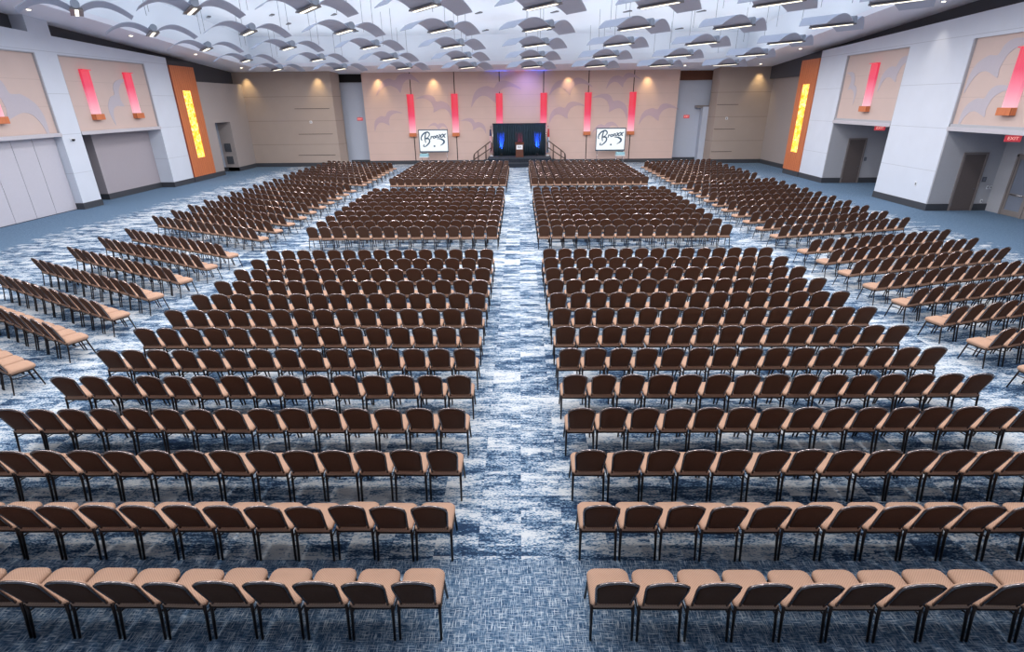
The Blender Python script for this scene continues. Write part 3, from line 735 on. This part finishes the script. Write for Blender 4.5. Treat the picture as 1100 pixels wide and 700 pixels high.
spot((19.3, 28.6, zs(28.6)-.08), (20.0, 28.6, 4.5), 110, (1, .9, .78), 55, .8)
spot((0.6, YB-2.2, 7.5), (0.6, YB, 5.6), 260, (.4, .32, 1), 95, 1)  # added violet wash on the wall's top centre, not one of the downlights

# pendant lamps: the light each one throws down and up
def area(name, loc, sx, sy, e, col, up=False, rz=0):
    li = bpy.data.lights.new(name, 'AREA'); li.shape = 'RECTANGLE'; li.size = sx; li.size_y = sy; li.energy = e; li.color = col
    o = bpy.data.objects.new(name, li); COL.objects.link(o); o.location = loc; o.rotation_euler = (PI if up else 0, 0, rz)
    return o
E_DOWN, E_UP = 144, 48
rows_all = [RY0+DY*r for r in range(-4, 5)]
for y in rows_all:
    for c in range(8):
        x = CX0+DX*(c-4)
        area('pendant_glow', (x, y, zf(y)-.03), 1.8, .3, E_DOWN, (1, .985, .98), False, PEND_ROT)
        area('pendant_uplight', (x, y, zf(y)+.6), 4.2, 4.2, E_UP, (.86, .93, 1), True, PEND_ROT)
W = bpy.data.worlds.new('World'); SC.world = W; W.use_nodes = True
W.node_tree.nodes['Background'].inputs[0].default_value = (.72, .82, 1, 1); W.node_tree.nodes['Background'].inputs[1].default_value = .25

# ------------------------------------------------------------------ chairs
def rrect(w, y0, y1, rf, rb, n):
    pts = []
    for cx, cy, r, a0 in ((w/2-rf, y1-rf, rf, 0), (-w/2+rf, y1-rf, rf, 90), (-w/2+rb, y0+rb, rb, 180), (w/2-rb, y0+rb, rb, 270)):
        for k in range(n+1):
            a = math.radians(a0+90*k/n); pts.append((cx+r*math.cos(a), cy+r*math.sin(a)))
    return pts
def scale_pts(p, k, cx, cy): return [(cx+(x-cx)*k, cy+(y-cy)*k) for x, y in p]
def seat_bm(bm, n=5, lo=False, mi=0):
    p = rrect(.44, -.215, .235, .085, .04, n)
    prof = [(.9, .395), (1, .415), (1, .448), (.95, .468), (.6, .478)] if not lo else [(.95, .395), (1, .43), (.92, .474)]
    loft(bm, [[(x, y, z) for x, y in scale_pts(p, k, 0, .01)] for k, z in prof], smooth=True, mi=mi)
TA = math.radians(19.5)          # rake of the back
def bp(x, h, d):                # point on the raked back: h up the back from the seat hinge, d towards the front
    return (x, -.2 - math.sin(TA)*h + math.cos(TA)*d, .455 + math.cos(TA)*h + math.sin(TA)*d)
def back_outline(n):
    pts = []
    # bottom left, up the side, crown, down the side
    side = [(.15, .03), (.163, .05), (.172, .16), (.182, .29), (.187, .38), (.178, .43)]
    crown = [(.14, .456), (.095, .478), (.045, .488), (0, .49)]
    if n == 'lo': side = [(.16, .035), (.175, .16), (.193, .37)]; crown = [(.178, .432), (.1, .478), (0, .49)]
    r = side+crown; return r + [(-x, h) for x, h in reversed(r[:-1])]
def back_bm(bm, lo=False, front=0, rear=1):
    o = back_outline('lo' if lo else 'hi')
    cx, ch = 0, .26
    def ring(k, d): return [bp(cx+(x-cx)*k, ch+(h-ch)*k, d) for x, h in o]
    if lo:
        loft(bm, [ring(.93, .03), ring(1, .008)], smooth=True, mi=front)
        loft(bm, [ring(1, .008), ring(.97, -.016)], smooth=True, mi=rear)
    else:
        loft(bm, [ring(.6, .04), ring(.92, .034), ring(1, .02), ring(1, .004)], smooth=True, mi=front)
        loft(bm, [ring(1, .004), ring(.985, -.014), ring(.9, -.022), ring(.5, -.028)], smooth=True, mi=rear)
def back_frame_pts(lo=False):
    r = [(.172, -.03), (.176, .08), (.188, .22), (.199, .37), (.194, .435), (.155, .47), (.1, .494), (.05, .504), (0, .506)]
    if lo: r = [(.172, -.03), (.203, .37), (.19, .445), (.1, .494), (0, .506)]
    r = r + [(-x, h) for x, h in reversed(r[:-1])]
    return [bp(x, h, -.004) for x, h in r]
def legs_pts():
    out = []
    for s in (-1, 1):
        out.append([(s*.208, -.195, .44), (s*.21, -.208, .3), (s*.213, -.26, .006)])
        out.append([(s*.195, .16, .395), (s*.2, .185, .28), (s*.212, .245, .006)])
    return out
def chair_proto():
    t = thing('banquet_chair', '', 'chair', (0, 0, 0))
    bm = bmesh.new(); seat_bm(bm); obj('seat', bm, M['seat'], t)
    bm = bmesh.new(); back_bm(bm); b = obj('backrest', bm, [M['seat'], M['backfab']], t)
    bm = bmesh.new(); tube(bm, back_frame_pts(), .0145, 8); obj('back_frame', bm, M['rim'], t)
    for p in legs_pts():
        bm = bmesh.new(); tube(bm, p, [.0165, .0165, .0135], 8); obj('leg', bm, M['metal'], t)
    bm = bmesh.new()
    tube(bm, [(-.2, -.2, .39), (-.2, .15, .385), (-.17, .19, .385), (.17, .19, .385), (.2, .15, .385), (.2, -.2, .39), (-.2, -.2, .39)], .012, 6); obj('seat_frame', bm, M['metal'], t)
    for s in (-1, 1):
        bm = bmesh.new(); tube(bm, [(s*.209, -.205, .32), (s*.206, -.08, .3), (s*.203, .08, .3), (s*.2, .185, .3)], .009, 6); obj('stretcher', bm, M['metal'], t)
    return t
# --- seating plan: (x, y of the rear feet, facing) for every chair
PITCH = .4785
plan = []
def row(block, rown, x, y, ang, step, n, aisle, turn=0):
    a = math.radians(ang); h = a + math.radians(turn)      # chairs may be turned a little further than their row
    # ang: row's turn; chairs face (sin a, cos a); row runs along step*(cos a, -sin a)
    for k in range(n):
        px = x + step*(k+.5)*PITCH*math.cos(a); py = y - step*(k+.5)*PITCH*math.sin(a)
        # from rear feet to the chair's middle
        plan.append((block, rown, k+1, aisle, px+.26*math.sin(h), py+.26*math.cos(h), -h))
centre_rows = [3.76+1.0335*k for k in range(13)] + [19.5+1.075*k for k in range(10)] + [33.2+1.0*k for k in range(11)]
for i, y in enumerate(centre_rows):
    row('left middle block', i+1, -.80, y, 0, -1, 15, 'centre aisle')
    row('right middle block', i+1, .68, y, 0, 1, 15, 'centre aisle')
lw = [(8.75+1.37*k, 27.5, 12) for k in range(7)] + [(19.35+1.3*k, 25.5, 13) for k in range(10)] + [(33.55+1.25*k, 21, 13) for k in range(8)]
rw = [(8.5+1.225*k, 14.2, 12) for k in range(8)] + [(19.25+1.29*k, 13.4, 12) for k in range(10)] + [(33.2+1.25*k, 15, 12) for k in range(8)]
for i, (y, a, n) in enumerate(lw): row('left angled wing', i+1, -9.72, y, a, -1, n, 'side aisle', 1.5)
for i, (y, a, n) in enumerate(rw): row('right angled wing', i+1, 9.42, y, -a, 1, n, 'side aisle', -2.5)
def project(p):
    d = Vector(p)-Vector((0, 0, CAM_H)); z = d.dot(FW)
    if z < .2: return None
    return CX+F*d.dot(RT)/z, CY-F*d.dot(UP)/z, z
ranked = []
for i, (bl, rn, k, ai, x, y, rz) in enumerate(plan):
    best = None
    for pz, off in ((.9, -.34), (.46, 0), (.0, .0)):
        q = project((x-math.sin(-rz)*-off if False else x, y, pz))
        if q and -18 < q[0] < 1118 and -10 < q[1] < 712: best = q if best is None else best
    if best: ranked.append((best[2], i))
ranked.sort(); chosen = set(i for _, i in ranked[:300])
proto_c = None
for i in sorted(chosen):
    bl, rn, k, ai, x, y, rz = plan[i]
    rn_t = 'nearest' if rn == 1 else ORD[rn]+'-nearest'
    lb = 'tan-seated brown banquet chair, %s from %s in %s row of %s' % (ORD[k], ai, rn_t, bl)
    gp = 'banquet chairs in the ' + bl
    jx, jy, jr = random.gauss(0, .004), random.gauss(0, .006), random.gauss(0, .012)
    if proto_c is None:
        proto_c = chair_proto(); proto_c['label'] = lb; proto_c['group'] = gp; proto_c.location = (x+jx, y+jy, 0); proto_c.rotation_euler = (0, 0, rz+jr)
    else: dup(proto_c, (x+jx, y+jy, 0), rz+jr, lb, gp)
# the rest of the seating, row on row towards the stage, as one object
bm = bmesh.new()
seat_bm(bm, 2, True, 0); back_bm(bm, True, 0, 1)
n0 = len(bm.faces)
tube(bm, back_frame_pts(True), .0125, 4)
bm.faces.ensure_lookup_table()
for f in bm.faces[n0:]: f.material_index = 3
n0 = len(bm.faces)
for p in legs_pts(): tube(bm, p, .015, 4, False)
tube(bm, [(-.2, -.2, .39), (-.2, .17, .385), (.2, .17, .385), (.2, -.2, .39), (-.2, -.2, .39)], .012, 3, False)
bm.faces.ensure_lookup_table()
for f in bm.faces[n0:]: f.material_index = 2
bmesh.ops.recalc_face_normals(bm, faces=bm.faces[:])
bm.verts.ensure_lookup_table()
V0 = np.array([v.co[:] for v in bm.verts]); F0 = [[v.index for v in f.verts] for f in bm.faces]; MI = np.array([f.material_index for f in bm.faces]); SM = np.array([f.smooth for f in bm.faces])
bm.free()
rest = [i for i in range(len(plan)) if i not in chosen]
lens = np.array([len(f) for f in F0]); flat = np.array([v for f in F0 for v in f])
VV, LI = [], []
for j, i in enumerate(rest):
    bl, rn, k, ai, x, y, rz = plan[i]; rz += random.gauss(0, .012); x += random.gauss(0, .004); y += random.gauss(0, .006)
    c, s = math.cos(rz), math.sin(rz)
    VV.append(np.stack([V0[:, 0]*c-V0[:, 1]*s+x, V0[:, 0]*s+V0[:, 1]*c+y, V0[:, 2]], 1)); LI.append(flat+j*len(V0))
VV = np.concatenate(VV); LI = np.concatenate(LI); LT = np.tile(lens, len(rest)); LS = np.concatenate([[0], np.cumsum(LT)[:-1]])
me = bpy.data.meshes.new('chair_rows'); me.vertices.add(len(VV)); me.vertices.foreach_set('co', VV.ravel())
me.loops.add(len(LI)); me.loops.foreach_set('vertex_index', LI.astype(np.int32)); me.polygons.add(len(LT))
me.polygons.foreach_set('loop_start', LS.astype(np.int32)); me.polygons.foreach_set('loop_total', LT.astype(np.int32))
me.polygons.foreach_set('material_index', np.tile(MI, len(rest)).astype(np.int32)); me.polygons.foreach_set('use_smooth', np.tile(SM, len(rest)))
for k in ('seat', 'backfab', 'metal', 'rim'): me.materials.append(M[k])
me.update(calc_edges=True); me.validate()
o = bpy.data.objects.new('banquet_chairs', me); COL.objects.link(o); o['kind'] = 'stuff'
tag(o, 'remaining rows of brown banquet chairs filling the hall towards the stage', 'chairs')
